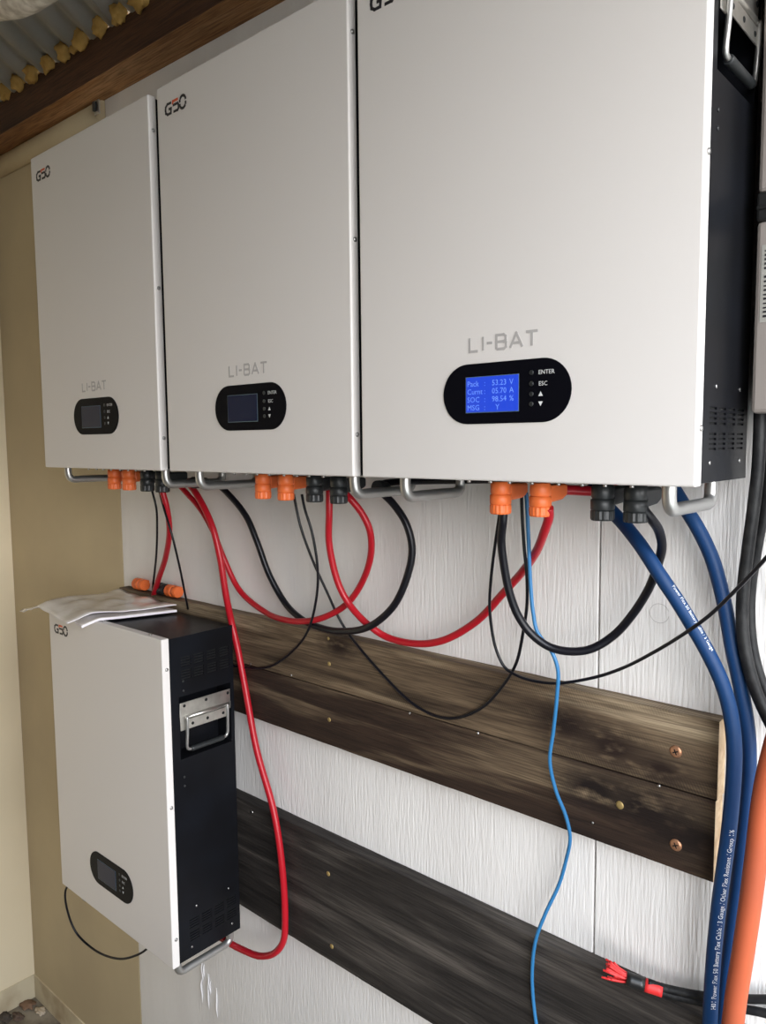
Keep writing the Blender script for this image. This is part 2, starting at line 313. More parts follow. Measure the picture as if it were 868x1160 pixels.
# pale rounded pole high up in the corner
po = MB().tube([(-0.734, -0.27, 2.578), (-0.603, -0.27, 2.534), (-0.503, -0.27, 2.504), (-0.411, -0.27, 2.478), (-0.348, -0.27, 2.469), (-0.276, -0.27, 2.464), (-0.199, -0.27, 2.462)], 0.031, 20, sub=8)
tag(po.make('roof_pole', M_pole), 'pale mottled rounded pole under the corrugated roof', 'pole')

# timber battens on the wall
def plank(name, label, x0, x1, z0, z1, m, screws, y=0.0255, end=True):
    mb = MB(); rnd = random.Random(int(z0 * 1000)); nx = 40
    vs = []
    for i in range(nx + 1):
        xx = x0 + (x1 - x0) * i / nx; w0 = (rnd.random() - .5) * .0008; w1 = (rnd.random() - .5) * .0008
        vs += [(xx, -0.0002, z0 + w0), (xx, -y, z0 + w0), (xx, -y, z1 + w1), (xx, -0.0002, z1 + w1)]
    fs = []
    for i in range(nx):
        a = 4 * i
        for k_ in range(4): fs.append((a + k_, a + (k_ + 1) % 4, a + 4 + (k_ + 1) % 4, a + 4 + k_))
    mb.add(vs, fs, 0); mb.add(vs[:4] + vs[-4:], [(0, 1, 2, 3), (7, 6, 5, 4)], 1)
    o = mb.make(name, [m, M_endgrain], bevel=0.0008); tag(o, label, 'board')
    for sx, sz, r, kind in screws:
        s_ = MB()
        if kind == 'copper':
            s_.lathe([(0.0001, -0.0018), (r * .7, -0.0018), (r, -0.0006), (r, 0.003)], (0, 0, 0), 1, 18)
            for a in (0.4, 0.4 + math.pi / 2):
                c_, n_ = math.cos(a), math.sin(a)
                s_.prism([(c_ * r * .5 - n_ * .0007, n_ * r * .5 + c_ * .0007), (-c_ * r * .5 - n_ * .0007, -n_ * r * .5 + c_ * .0007), (-c_ * r * .5 + n_ * .0007, -n_ * r * .5 - c_ * .0007), (c_ * r * .5 + n_ * .0007, n_ * r * .5 - c_ * .0007)], 1, -0.0021, -0.0019, 1)
            q = s_.make('screw', [M_copper, M_inside], o, loc=(sx, -y, sz))
        else:
            s_.lathe([(0.0001, -0.0012), (r * .6, -0.0012), (r, -0.0002), (r, 0.002)], (0, 0, 0), 1, 12)
            q = s_.make('screw' if kind == 'brass' else 'nail', M_brass if kind == 'brass' else M_bolt, o, loc=(sx, -y, sz))
    return o
plank('timber_plank', 'olive brown weathered plank, upper one of the middle pair', -0.575, 0.767, 1.2447, 1.3405, M_olive,
      [(0.717, 1.291, 0.0075, 'copper'), (0.116, 1.288, 0.004, 'brass'), (0.115, 1.333, 0.003, 'brass'), (-0.100, 1.247, 0.0022, 'nail'), (0.017, 1.2485, 0.0022, 'nail')])
plank('timber_plank', 'dark brown stained plank, lower one of the middle pair', -0.575, 0.7655, 1.1421, 1.2428, M_brown,
      [(0.720, 1.173, 0.0075, 'copper'), (0.647, 1.201, 0.0055, 'brass'), (0.114, 1.188, 0.004, 'brass'), (0.296, 1.2415, 0.0022, 'nail'), (0.426, 1.2415, 0.0026, 'nail'), (0.697, 1.2415, 0.0024, 'nail'), (0.610, 1.165, 0.0018, 'nail')])
plank('timber_plank', 'wide dark grey weathered plank low on the wall', -0.575, 0.88, 0.7375, 0.9649, M_greyw,
      [(0.105, 0.902, 0.0045, 'brass'), (0.111, 0.767, 0.0045, 'brass'), (-0.108, 0.948, 0.004, 'nail')])

# ------------------------------------------------------------------ battery boxes
BW, BH, BD, BE = 0.4329, 0.624, 0.1619, 0.0157
def slots():
    H_ = []
    for zc in (0.574, 0.549, 0.0685, 0.043):
        for g in range(4):
            y0 = -0.1575 + g * 0.0292 + (0.001 if g == 0 else 0)
            for k_ in range(4): H_.append((y0, y0 + 0.0215, zc - 0.0085 + k_ * 0.0050, zc - 0.0085 + k_ * 0.0050 + 0.0024))
    H_.append((-0.1630 + 0.0345, -0.0468 + 0.0345, 0.392, 0.510))
    return H_
# the photographed y values are from the wall; local y is measured from the box back
SLOTS = [(a + 0.0349 if i < 64 else a, b + 0.0349 if i < 64 else b, c, d) for i, (a, b, c, d) in enumerate(slots())]
def battery(loc, label, lit=False, back=0.0):
    b = thing('battery_box', label, 'battery', loc, 'white fronted wall battery boxes')
    i_ = 0.0025; D = BD; y0 = -D + BE
    # cover: pressed front with returned edges
    co = MB().box(0, BW, -D, y0, 0, BH).make('cover', M_cover, b, bevel=0.0022, bseg=3)
    # case
    case = MB()
    case.box(i_, BW - 0.060, y0 + .0002, -back, i_, BH - i_)            # body left of the side pocket
    case.box(BW - 0.0601, BW - 0.006, y0 + .0002, -back, i_, 0.385); case.box(BW - 0.0601, BW - 0.006, y0 + .0002, -back, 0.517, BH - i_)
    case.make('case', M_black, b)
    MB().box(BW - 0.0058, BW - 0.0052, y0 + .003, -back - .003, 0.02, 0.385).box(BW - 0.0058, BW - 0.0052, y0 + .003, -back - .003, 0.517, 0.61).make('vent_backing', M_inside, b)
    # side panel with real slots and a pocket
    ys = sorted(set([y0 + .0002, -back] + [round(v, 5) for h in SLOTS for v in h[:2]])); zs = sorted(set([i_, BH - i_] + [round(v, 5) for h in SLOTS for v in h[2:]]))
    sp_ = MB(); X0, X1 = BW - 0.0045, BW - 0.0025
    def hole(y, z): return any(h[0] < y < h[1] and h[2] < z < h[3] for h in SLOTS)
    ny, nz = len(ys), len(zs); cell = [[not hole((ys[i] + ys[i + 1]) / 2, (zs[j] + zs[j + 1]) / 2) for j in range(nz - 1)] for i in range(ny - 1)]
    vid = {}; vs = []; fs = []
    def V(i, j, s):
        if (i, j, s) not in vid: vid[(i, j, s)] = len(vs); vs.append((X1 if s else X0, ys[i], zs[j]))
        return vid[(i, j, s)]
    for i in range(ny - 1):
        for j in range(nz - 1):
            if not cell[i][j]: continue
            fs.append((V(i, j, 1), V(i + 1, j, 1), V(i + 1, j + 1, 1), V(i, j + 1, 1))); fs.append((V(i, j, 0), V(i, j + 1, 0), V(i + 1, j + 1, 0), V(i + 1, j, 0)))
            for (di, dj, e0, e1) in ((-1, 0, (i, j), (i, j + 1)), (1, 0, (i + 1, j), (i + 1, j + 1)), (0, -1, (i, j), (i + 1, j)), (0, 1, (i, j + 1), (i + 1, j + 1))):
                ii, jj = i + di, j + dj
                if ii < 0 or jj < 0 or ii >= ny - 1 or jj >= nz - 1 or not cell[ii][jj]:
                    fs.append((V(*e0, 0), V(*e1, 0), V(*e1, 1), V(*e0, 1)))
    sp_.add(vs, fs).make('side_panel', M_black, b)
    MB().box(BW - 0.006, BW - 0.0045, y0 + .0002, y0 + .003, i_, BH - i_).box(BW - 0.006, BW - 0.0045, -back - .003, -back, i_, BH - i_).box(BW - 0.006, BW - 0.0045, y0 + .003, -back - .003, BH - i_ - .002, BH - i_).box(BW - 0.006, BW - 0.0045, y0 + .003, -back - .003, i_, i_ + .002).make('side_rim', M_black, b)
    # pocket (open on the right)
    py0, py1, pz0, pz1 = SLOTS[-1]
    pk = MB(); xi = BW - 0.048; t_ = 0.002
    pk.box(xi, xi + t_, py0 - t_, py1 + t_, pz0 - t_, pz1 + t_); pk.box(xi + t_, X0, py0 - t_, py0, pz0 - t_, pz1 + t_); pk.box(xi + t_, X0, py1, py1 + t_, pz0 - t_, pz1 + t_)
    pk.box(xi + t_, X0, py0, py1, pz1, pz1 + t_); pk.box(xi + t_, X0, py0, py1, pz0 - t_, pz0)
    pk.make('handle_recess', M_black, b)
    # spring handle
    hd = bpy.data.objects.new('side_handle', None); COL.objects.link(hd); hd.parent = b; hd['label'] = 'chrome spring handle in a recess'
    X = BW - 0.0022
    hp = MB(); hp.box(X, X + .0016, py0 + .001, py1 - .002, 0.473, 0.4985); hp.box(X, X + .0016, py0 + .001, py0 + .016, 0.446, 0.473); hp.box(X, X + .0016, py1 - .010, py1 - .002, 0.460, 0.473)
    hp.box(X + .003, X + .0046, py0 + .017, py1 - .012, 0.4475, 0.466); hp.make('hinge_plate', M_steel, hd, bevel=0.0008)
    MB().lathe([(0.0035, py0 + .010), (0.0035, py1 - .008)], (X + .0035, 0, 0.4700), 1, 14).make('hinge_barrel', M_steel, hd)
    for yy, zz, xo in ((py0 + .010, .492, .0016), ((py0 + py1) / 2, .4915, .0016), (py1 - .008, .4915, .0016), (py0 + .025, .456, .0046), ((py0 + py1) / 2, .4565, .0046), (py1 - .022, .4565, .0046)):
        MB().lathe([(0.003, 0), (0.003, .0004), (.0018, .0010), (.00005, .0012)], (0, 0, 0), 0, 12).make('rivet', M_inside, hd, loc=(X + xo, yy, zz))
    ya, yb = py0 + 0.0125, py1 - 0.0125
    for (yy, s_) in ((ya, 1), (yb, -1)):
        MB().tube([(X + .0055, yy, 0.4715), (X + .0060, yy, 0.462), (X + .0050, yy, 0.44), (X + .0030, yy, 0.414), (X + .0025, yy + s_ * .0025, 0.4095), (X + .0025, yy + s_ * .009, 0.4075)], 0.0030, 10, sub=5).make('bail', M_alu, hd)
    MB().lathe([(0.0046, ya + .009), (.0052, ya + .012), (0.0052, yb - .012), (.0046, yb - .009)], (X + .0025, 0, 0.4075), 1, 14).make('grip', M_plugk, hd)
    # cover screws (right return and top return)
    for zz in (0.056, 0.310, 0.568):
        MB().lathe([(0.0032, 0), (0.0032, .0012), (.002, .0022), (.00005, .0024)], (0, 0, 0), 0, 12).make('screw', M_bolt, b, loc=(BW, -D + 0.0085, zz))
    for xx in (0.047, 0.216, 0.384):
        MB().lathe([(0.0032, 0), (0.0032, .0012), (.002, .0022), (.00005, .0024)], (0, 0, 0), 2, 12).make('screw', M_bolt, b, loc=(xx, -D + 0.0085, BH))
    for yy, zz in ((-0.118, 0.520), (-0.118, .538), (-.122, .34), (-.122, .357), (-0.118, .022), (-.024, .022), (-.105, .098), (-.03, .098)):
        MB().lathe([(0.0024, 0), (0.0022, .0008), (.00005, .0011)], (0, 0, 0), 0, 8).make('screw', M_bolt if zz < .1 else M_plugk, b, loc=(BW - .0025, yy, zz))
    # small studs along the bottom return
    for xx in (0.165, 0.195, 0.221, 0.250, 0.283, 0.311, 0.337, 0.366):
        MB().lathe([(0.0022, 0), (0.0022, -.003), (.00005, -.0035)], (0, 0, 0), 2, 8).make('stud', M_bolt, b, loc=(xx, -D + 0.0095, 0))
    # bottom plate with sockets
    MB().box(0.15, 0.385, -0.125, -0.02, -0.0022, 0.0025).make('terminal_plate', M_plugk, b)
    # carry handles under the box
    for xx in (0.057, 0.400 if lit else 0.4155):
        h = 0.025; r = 0.0084
        MB().tube([(xx, -0.141, 0.004), (xx, -0.1412, -0.010), (xx, -0.139, -h + .006), (xx, -0.132, -h), (xx, -0.110, -h - .0005), (xx, -0.050, -h - .0005), (xx, -0.028, -h), (xx, -0.020, -h + .006), (xx, -0.0185, -0.010), (xx, -0.0185, 0.004)], r * .85, 14, sub=5).make('carry_handle', M_alu, b)
    # display
    yf = -D
    def pill(r, x0, x1, n=20): return arc(x1, 0.1, r, -90, 90, n) + arc(x0, 0.1, r, 90, 270, n)
    dp = MB().prism(pill(0.0345, 0.1695, 0.268), 1, yf - 0.0012, yf + 0.001).make('display_panel', M_gloss, b, bevel=0.0006)
    dp['label'] = 'glossy black control panel with display and keys'
    MB().box(0.1675, 0.2392, yf - .0014, yf - .0011, 0.0782, 0.1195).make('screen_frame', M_lcd_rim, dp)
    MB().box(0.1685, 0.2385, yf - .0018, yf - .0013, 0.0790, 0.1188).make('screen', M_lcd_on if lit else M_lcd_off, dp)['label'] = 'lit blue display' if lit else 'unlit dark display'
    tx = MB()
    def put(body, size, ox, oz, yy):
        vs_, fs_ = text_mesh(body, size); tx.add([(ox + v.x, yy, oz + v.y) for v in vs_], fs_)
    if lit:
        for row, (a_, b_, c_) in enumerate((('Pack', '53.23', 'V'), ('Curnt', '05.70', 'A'), ('SOC', '98.54', '%'), ('MSG', '  Y', ''))):
            z_ = 0.1085 - row * .0091
            for body, ox in ((a_, .1700), (':', .1935), (b_, .2040), (c_, .2270)):
                if body: put(body, .0088, ox, z_, yf - .0019)
        tx.make('screen_text', M_lcd_txt, dp)
    tx = MB(); put('ENTER', .0066, .2632, .1172, yf - .0014); put('ESC', .0066, .2636, .1050, yf - .0014)
    tx.add([(.2635, yf - .0014, .0938), (.2690, yf - .0014, .0938), (.26625, yf - .0014, .0990)], [(0, 1, 2)]); tx.add([(.2635, yf - .0014, .0880), (.2690, yf - .0014, .0880), (.26625, yf - .0014, .0828)], [(0, 1, 2)])
    tx.make('key_lettering', M_lettering, dp)
    for z_ in (.1195, .1075, .0964, .0856): MB().lathe([(0.0026, 0), (0.0026, -.0006), (.0018, -.0009), (.0001, -.0006)], (0, 0, 0), 1, 14).make('button', M_plugk, dp, loc=(.2548, yf - .0012, z_))
    # LI-BAT lettering
    t2 = MB(); w = .0030; H2 = .0155; ox = .1725; oz = .1485; y_ = yf
    def st(lines, x_, sx): strokes(t2, lines, w, ox + x_, oz, sx, H2, y_)
    st([[(0, 1), (0, 0), (1, 0)]], 0, .0115)
    st([[(0, 0), (0, 1)]], .0185, .001)
    st([[(0, .5), (1, .5)]], .0235, .0075)
    st([[(0, 0), (0, 1), (.75, 1), (.95, .88), (.95, .62), (.75, .52), (0, .52)], [(.75, .52), (1, .42), (1, .12), (.8, 0), (0, 0)]], .0365, .0125)
    st([[(0, 0), (.5, 1), (1, 0)], [(.2, .32), (.8, .32)]], .0545, .0155)
    st([[(0, 1), (1, 1)], [(.5, 1), (.5, 0)]], .0745, .0145)
    if loc[2] > 1: t2.make('lettering', M_silverprint, b)
    # maker's mark: G, S with a red top bar, open ring
    lg = MB(); w = .0038; ox = .0245; oz = .5745; HH = .0170
    def s3(lines, x_, sx, mi=0, w_=w): strokes(lg, lines, w_, ox + x_, oz, sx, HH, yf, mi)
    s3([[(1, .95), (.35, .95), (.05, .75), (0, .5), (.05, .2), (.35, .02), (.9, .02), (.95, .45), (.55, .45)]], 0, .0165)
    s3([[(0, .62), (.85, .62), (1, .45), (1, .15), (.85, .02), (.1, .02)]], .0205, .0155)
    s3([[(.95, .98), (.02, .98), (-.02, .72)]], .0205, .0155, 1)
    s3([arc(.5, .55, .5, 35, 145, 8), arc(.5, .45, .5, -145, -35, 8)], .0395, .0165)
    s3([[(.02, .56), (.04, .84)], [(.04, .16), (.02, .42)], [(.98, .60), (.96, .84)], [(.96, .16), (.98, .46)]], .0395, .0165)
    lg.make('logo', [M_logo_k, M_logo_r], b)
    # bracket between box and wall / batten
    return b
YB = -0.0349
b1 = battery((-0.5498, YB, 1.6249), 'far left battery box of the upper row, screen dark')
b2 = battery((-0.0903, YB, 1.6249), 'middle battery box of the upper row, screen dark')
b3 = battery((0.3588, YB, 1.6249), 'nearest battery box of the upper row with lit blue screen', True)
b4 = battery((-0.5670, YB, 0.6993), 'battery box hanging alone low on the left under papers', False, 0.0042)
for b in (b1, b2, b3):
    MB().box(0.04, BW - 0.04, 0.0, 0.0348, 0.50, 0.56).box(0.04, BW - 0.04, 0.0, 0.0348, 0.10, 0.16).make('mounting_rail', M_black, b)
MB().box(0.04, BW - 0.05, -0.0045, 0.0094, 0.47, 0.56).box(0.04, BW - 0.05, -0.0045, 0.0094, 0.10, 0.16).make('mounting_rail', M_black, b4)
# scuffed maker's mark on top of the low box
mk = MB(); vs_, fs_ = text_mesh('GSO', .018); mk.add([(0.285 + v.x, -.085 + v.y, BH - .0023) for v in vs_], fs_); mk.make('top_print', mat('dull_print', (.05, .045, .045), .5), b4)

# ------------------------------------------------------------------ plugs
def plug(loc, m, label, group='plugs under the battery boxes', arm=0.050, rot=None):
    p = thing('cable_plug', label, 'plug', loc, group, rot)
    r = 0.0125
    MB().lathe([(r * .93, 0.0), (r * .93, -.002), (r, -.003), (r, -.0135), (r * .93, -.0145), (r * .93, -.0155)], seg=24).make('collar', m, p)
    MB().lathe([(r * .93, -.0155), (r * 1.05, -.0165), (r * 1.05, -.0270), (r * .95, -.0280)], seg=24).make('body', m, p)
    MB().lathe([(r * .95, -.0280), (r * 1.0, -.0290), (r * 1.0, -.0375), (r * .9, -.0395), (r * .4, -.0395)], seg=32, rib=1, ribh=.0007, smooth=False).make('gland_nut', m, p)
    MB().prism([(r * .6, -.003), (arm, -.003), (arm, -.017), (arm * .75, -.022), (r * .6, -.024)], 0, -.0095, .0095).make('elbow', m, p, bevel=0.003)
    return p
names = {1: 'far left', 2: 'middle', 3: 'nearest'}
for k, bx, dz in ((1, -0.5498, -.004), (2, -0.0903, -.004), (3, 0.3588, 0.0)):
    for j, (dx, m_, nm) in enumerate(((.180, M_orange, 'left orange'), (.235, M_orange, 'right orange'), (.300 if k != 3 else .313, M_plugk, 'left black'), (.351, M_plugk, 'right black'))):
        plug((bx + dx, -0.142, 1.6249 - .0036), m_, f'{nm} round cable plug under the {names[k]} upper battery box')
plug((-0.352, -0.0135, 1.3545), M_orange, 'orange plug lying on the plank ledge behind the papers, right one', None, .012, (0, math.radians(90), 0))
plug((-0.398, -0.0135, 1.3545), M_plugk, 'black plug lying on the plank ledge between two orange plugs', None, .012, (0, math.radians(90), 0))
plug((-0.482, -0.0135, 1.3545), M_orange, 'orange plug half hidden behind the papers, left one', None, .012, (0, math.radians(90), 0))
sd = MB().lathe([(0.011, 0), (0.011, .012), (.0085, .016), (.0085, .022)], (0.2055 + 0, 0, 0), 1, 20)
o = sd.make('cable_plug', M_plugk, loc=(0.085, -0.092, 1.603)); tag(o, 'black sideways cable joint beside the handle of the middle box', 'plug')
o = MB().lathe([(0.011, 0), (0.011, .018), (.0085, .022), (.0085, .030)], (0, 0, 0), 1, 20).make('cable_plug', M_plugk, loc=(-0.175, -0.092, 1.598)); tag(o, 'black sideways cable joint beside the handle of the far left box', 'plug')

# ------------------------------------------------------------------ cables
CABLES = {
  'R1': (0.0058, 'red', [(-0.2525, -0.11, 1.5859),(-0.2521, -0.1, 1.5475),(-0.2688, -0.085, 1.5017),(-0.3235, -0.06, 1.4408),(-0.3926, -0.035, 1.3836),(-0.44, -0.02, 1.3387)]),
  'R2': (0.0064, 'red', [(-0.2399, -0.06, 1.5977),(-0.199, -0.065, 1.57),(-0.1563, -0.065, 1.5161),(-0.141, -0.06, 1.4575),(-0.1385, -0.05, 1.3813),(-0.1427, -0.036, 1.3281),(-0.1375, -0.0325, 1.2986),(-0.1302, -0.0325, 1.2771),(-0.1089, -0.0325, 1.1989),(-0.0768, -0.034, 1.0846),(-0.029, -0.036, 0.9809),(-0.0082, -0.037, 0.8896),(-0.0005, -0.038, 0.7797),(-0.0047, -0.04, 0.7332),(-0.0227, -0.045, 0.7047),(-0.0642, -0.048, 0.6801),(-0.1164, -0.05, 0.6702),(-0.1649, -0.05, 0.6653),(-0.1913, -0.05, 0.665)]),
  'R3': (0.0054, 'red', [(-0.2855, -0.06, 1.6001),(-0.2544, -0.055, 1.576),(-0.2101, -0.05, 1.5409),(-0.1789, -0.045, 1.499),(-0.1636, -0.035, 1.4507),(-0.1296, -0.025, 1.3889),(-0.0484, -0.03, 1.3578),(0.0218, -0.044, 1.3556),(0.0716, -0.047, 1.3604),(0.1196, -0.044, 1.3731),(0.1689, -0.036, 1.4013),(0.2037, -0.036, 1.4396),(0.2386, -0.05, 1.491),(0.2556, -0.07, 1.5348),(0.2504, -0.08, 1.56),(0.2408, -0.095, 1.5836),(0.2271, -0.1, 1.5969)]),
  'R4': (0.0056, 'red', [(0.1882, -0.09, 1.5964),(0.1874, -0.09, 1.5614),(0.1761, -0.08, 1.5089),(0.1798, -0.065, 1.444),(0.1925, -0.056, 1.4122),(0.212, -0.052, 1.3924),(0.2333, -0.046, 1.3757),(0.2564, -0.036, 1.3615),(0.3145, -0.034, 1.3594),(0.3708, -0.034, 1.3743),(0.4285, -0.03, 1.4118),(0.4749, -0.035, 1.4585),(0.5121, -0.05, 1.492),(0.5551, -0.085, 1.5286),(0.5872, -0.12, 1.5613),(0.6014, -0.135, 1.5815),(0.6051, -0.142, 1.5926)]),
  'K1': (0.0058, 'black', [(-0.276, -0.05, 1.5945),(-0.2071, -0.05, 1.5999),(-0.1564, -0.05, 1.5927),(-0.1217, -0.05, 1.5755),(-0.0771, -0.045, 1.5359),(-0.0543, -0.04, 1.491),(-0.0333, -0.03, 1.4293),(-0.0, -0.022, 1.3796),(0.0502, -0.0315, 1.3607),(0.0922, -0.035, 1.3534),(0.1645, -0.045, 1.3574),(0.2443, -0.058, 1.381),(0.2918, -0.055, 1.421),(0.3145, -0.05, 1.4695),(0.3234, -0.05, 1.5095),(0.3175, -0.055, 1.5458),(0.3011, -0.06, 1.5719),(0.2844, -0.065, 1.589),(0.2657, -0.07, 1.602)]),
  'K2': (0.0053, 'black', [(0.5436, -0.142, 1.5928),(0.5412, -0.14, 1.573),(0.5324, -0.13, 1.5473),(0.5301, -0.12, 1.5147),(0.5318, -0.11, 1.4795),(0.5389, -0.1, 1.4478),(0.5526, -0.09, 1.4239),(0.5738, -0.08, 1.4081),(0.5983, -0.07, 1.4045),(0.6209, -0.06, 1.4097),(0.6452, -0.05, 1.4286),(0.6685, -0.05, 1.4576),(0.6906, -0.055, 1.4937),(0.705, -0.066, 1.5242),(0.717, -0.085, 1.55),(0.7225, -0.11, 1.5718),(0.7232, -0.132, 1.5853),(0.7195, -0.14, 1.5943),(0.7163, -0.142, 1.6028)]),
  'K4': (0.0055, 'black', [(0.2612, -0.065, 1.6044),(0.2856, -0.06, 1.6089),(0.3333, -0.055, 1.6126),(0.41, -0.05, 1.6157),(0.4693, -0.05, 1.6184)]),
  'T1': (0.0022, 'black', [(0.1053, -0.09, 1.5863),(0.1092, -0.09, 1.569),(0.1155, -0.085, 1.5309),(0.1257, -0.07, 1.4771),(0.1416, -0.05, 1.4165),(0.1519, -0.034, 1.373),(0.1729, -0.0285, 1.345),(0.2184, -0.0285, 1.311),(0.2878, -0.0285, 1.268),(0.3182, -0.0285, 1.2562),(0.3563, -0.0285, 1.2509),(0.3928, -0.0285, 1.2581),(0.438, -0.03, 1.2851),(0.4727, -0.035, 1.3226),(0.5062, -0.05, 1.368),(0.5229, -0.06, 1.4168),(0.5339, -0.07, 1.4548),(0.5396, -0.08, 1.4932),(0.5383, -0.085, 1.534),(0.5384, -0.09, 1.5687),(0.5368, -0.09, 1.6026)]),
  'T2': (0.0022, 'black', [(0.1246, -0.09, 1.587),(0.1303, -0.09, 1.5656),(0.1427, -0.085, 1.5226),(0.1432, -0.075, 1.4633),(0.1327, -0.068, 1.4182),(0.1011, -0.058, 1.3545),(0.0288, -0.035, 1.2952),(-0.0386, -0.0285, 1.2549),(-0.0935, -0.0285, 1.2411),(-0.1398, -0.0285, 1.2358),(-0.1677, -0.0285, 1.2376)]),
  'T3': (0.0022, 'black', [(-0.3029, -0.1, 1.5803),(-0.2974, -0.095, 1.5449),(-0.3209, -0.08, 1.4977),(-0.3598, -0.06, 1.4375),(-0.4424, -0.02, 1.3562)]),
  'T4': (0.0022, 'black', [(-0.2777, -0.1, 1.5811),(-0.2432, -0.11, 1.5401),(-0.2245, -0.11, 1.5019),(-0.2317, -0.09, 1.4353),(-0.2807, -0.04, 1.3324)]),
  'T5': (0.0021, 'black', [(0.5321, -0.13, 1.5915),(0.5219, -0.12, 1.5702),(0.5024, -0.1, 1.5269),(0.4873, -0.085, 1.4822),(0.4761, -0.07, 1.4396),(0.4798, -0.06, 1.3852),(0.4931, -0.056, 1.3595),(0.5163, -0.055, 1.3514),(0.539, -0.052, 1.3492),(0.5707, -0.05, 1.3527),(0.6203, -0.045, 1.3697),(0.6575, -0.05, 1.3895),(0.7006, -0.07, 1.4193),(0.7447, -0.094, 1.4534),(0.7796, -0.11, 1.4842),(0.817, -0.13, 1.5256),(0.8436, -0.15, 1.5564),(0.8751, -0.17, 1.5958)]),
  'B1': (0.0026, 'lan', [(0.5462, -0.095, 1.6055),(0.5476, -0.095, 1.5921),(0.5476, -0.09, 1.5444),(0.5477, -0.085, 1.4914),(0.5502, -0.082, 1.4509),(0.5558, -0.08, 1.4247),(0.5753, -0.078, 1.4022),(0.5827, -0.075, 1.3798),(0.5792, -0.07, 1.3419),(0.5703, -0.062, 1.2916),(0.5618, -0.055, 1.2462),(0.566, -0.045, 1.2025),(0.5755, -0.035, 1.1672),(0.5798, -0.03, 1.1369),(0.5685, -0.02, 1.0934),(0.5582, -0.02, 1.0549),(0.5436, -0.03, 1.0123),(0.531, -0.034, 0.9696),(0.5246, -0.032, 0.9179),(0.5268, -0.03, 0.8656),(0.5359, -0.03, 0.8165)]),
  'L1': (0.0083, 'blue', [(0.615, -0.05, 1.6165),(0.6369, -0.056, 1.5904),(0.6633, -0.066, 1.5701),(0.6933, -0.082, 1.5457),(0.717, -0.088, 1.5171),(0.7351, -0.084, 1.4904),(0.7527, -0.076, 1.4582),(0.7668, -0.07, 1.4311),(0.78, -0.067, 1.4027),(0.7897, -0.065, 1.3711),(0.7959, -0.066, 1.3315),(0.7965, -0.067, 1.2914),(0.7938, -0.068, 1.2346),(0.7895, -0.068, 1.1863),(0.7852, -0.068, 1.1373),(0.7819, -0.068, 1.0825),(0.7804, -0.068, 1.0332),(0.7793, -0.068, 0.967)]),
  'L2': (0.0083, 'blue', [(0.7044, -0.03, 1.6181),(0.7235, -0.032, 1.5897),(0.7401, -0.034, 1.565),(0.7544, -0.036, 1.5386),(0.7646, -0.038, 1.5113),(0.774, -0.04, 1.4781),(0.7836, -0.042, 1.4342),(0.7925, -0.043, 1.3984),(0.7994, -0.044, 1.3675),(0.8042, -0.044, 1.334),(0.8056, -0.044, 1.2912),(0.8022, -0.044, 1.2174),(0.7982, -0.044, 1.163),(0.7933, -0.044, 1.102),(0.7892, -0.044, 1.0403),(0.7868, -0.044, 0.9559)]),
  'O1': (0.0115, 'orange', [(0.8648, -0.1, 1.4288),(0.8499, -0.095, 1.3781),(0.8405, -0.095, 1.3332),(0.835, -0.095, 1.2932),(0.8302, -0.095, 1.2283),(0.8258, -0.095, 1.1721),(0.8204, -0.095, 1.1145),(0.8148, -0.095, 1.0607),(0.8103, -0.095, 0.9959)]),
  'K3': (0.0068, 'trunk', [(0.8064, -0.05, 1.71),(0.8066, -0.05, 1.677),(0.8061, -0.05, 1.6391),(0.803, -0.05, 1.5959),(0.799, -0.05, 1.5521),(0.7957, -0.05, 1.5125),(0.7951, -0.05, 1.4728),(0.8, -0.05, 1.4337),(0.8103, -0.05, 1.3977),(0.8211, -0.05, 1.3731),(0.8381, -0.05, 1.3425)]),
  'K5': (0.0058, 'trunk', [(0.8103, -0.035, 1.7103),(0.8116, -0.035, 1.6722),(0.8112, -0.035, 1.632),(0.8082, -0.035, 1.5854),(0.8032, -0.035, 1.5458),(0.7989, -0.035, 1.5057),(0.7993, -0.035, 1.4657),(0.8041, -0.035, 1.4312),(0.8144, -0.035, 1.3978),(0.828, -0.035, 1.3706),(0.844, -0.035, 1.3444)]),
  'K6': (0.0068, 'trunk', [(0.8238, -0.05, 1.7092),(0.8251, -0.05, 1.6721),(0.8261, -0.052, 1.6329),(0.8258, -0.055, 1.588),(0.8263, -0.06, 1.5602),(0.8309, -0.06, 1.5275),(0.8449, -0.06, 1.4913)]),
  'S1': (0.0024, 'black', [(-0.5747, -0.178, 0.6879),(-0.5896, -0.18, 0.6641),(-0.5959, -0.175, 0.617),(-0.5792, -0.165, 0.5639),(-0.5255, -0.15, 0.5377),(-0.4394, -0.14, 0.5509),(-0.3898, -0.13, 0.5745),(-0.3595, -0.12, 0.597),(-0.3359, -0.11, 0.6301),(-0.3366, -0.1, 0.6564)]),
  'E1': (0.0052, 'trunk', [(0.6947, -0.04, 0.9889),(0.7081, -0.034, 0.9861),(0.7489, -0.02, 0.9876),(0.7885, -0.015, 0.9999),(0.8253, -0.015, 1.0172),(0.8592, -0.015, 1.0353)]),
  'E2': (0.0052, 'trunk', [(0.6914, -0.04, 0.9802),(0.7083, -0.034, 0.9791),(0.7491, -0.02, 0.9796),(0.7888, -0.015, 0.9887),(0.8259, -0.015, 0.9999),(0.8603, -0.015, 1.0047)]),
  'X1': (0.0064, 'red', [(0.5832, -0.09, 1.6087),(0.592, -0.075, 1.6093),(0.6106, -0.06, 1.6081),(0.6292, -0.05, 1.6082),(0.6451, -0.045, 1.6128)]),
}

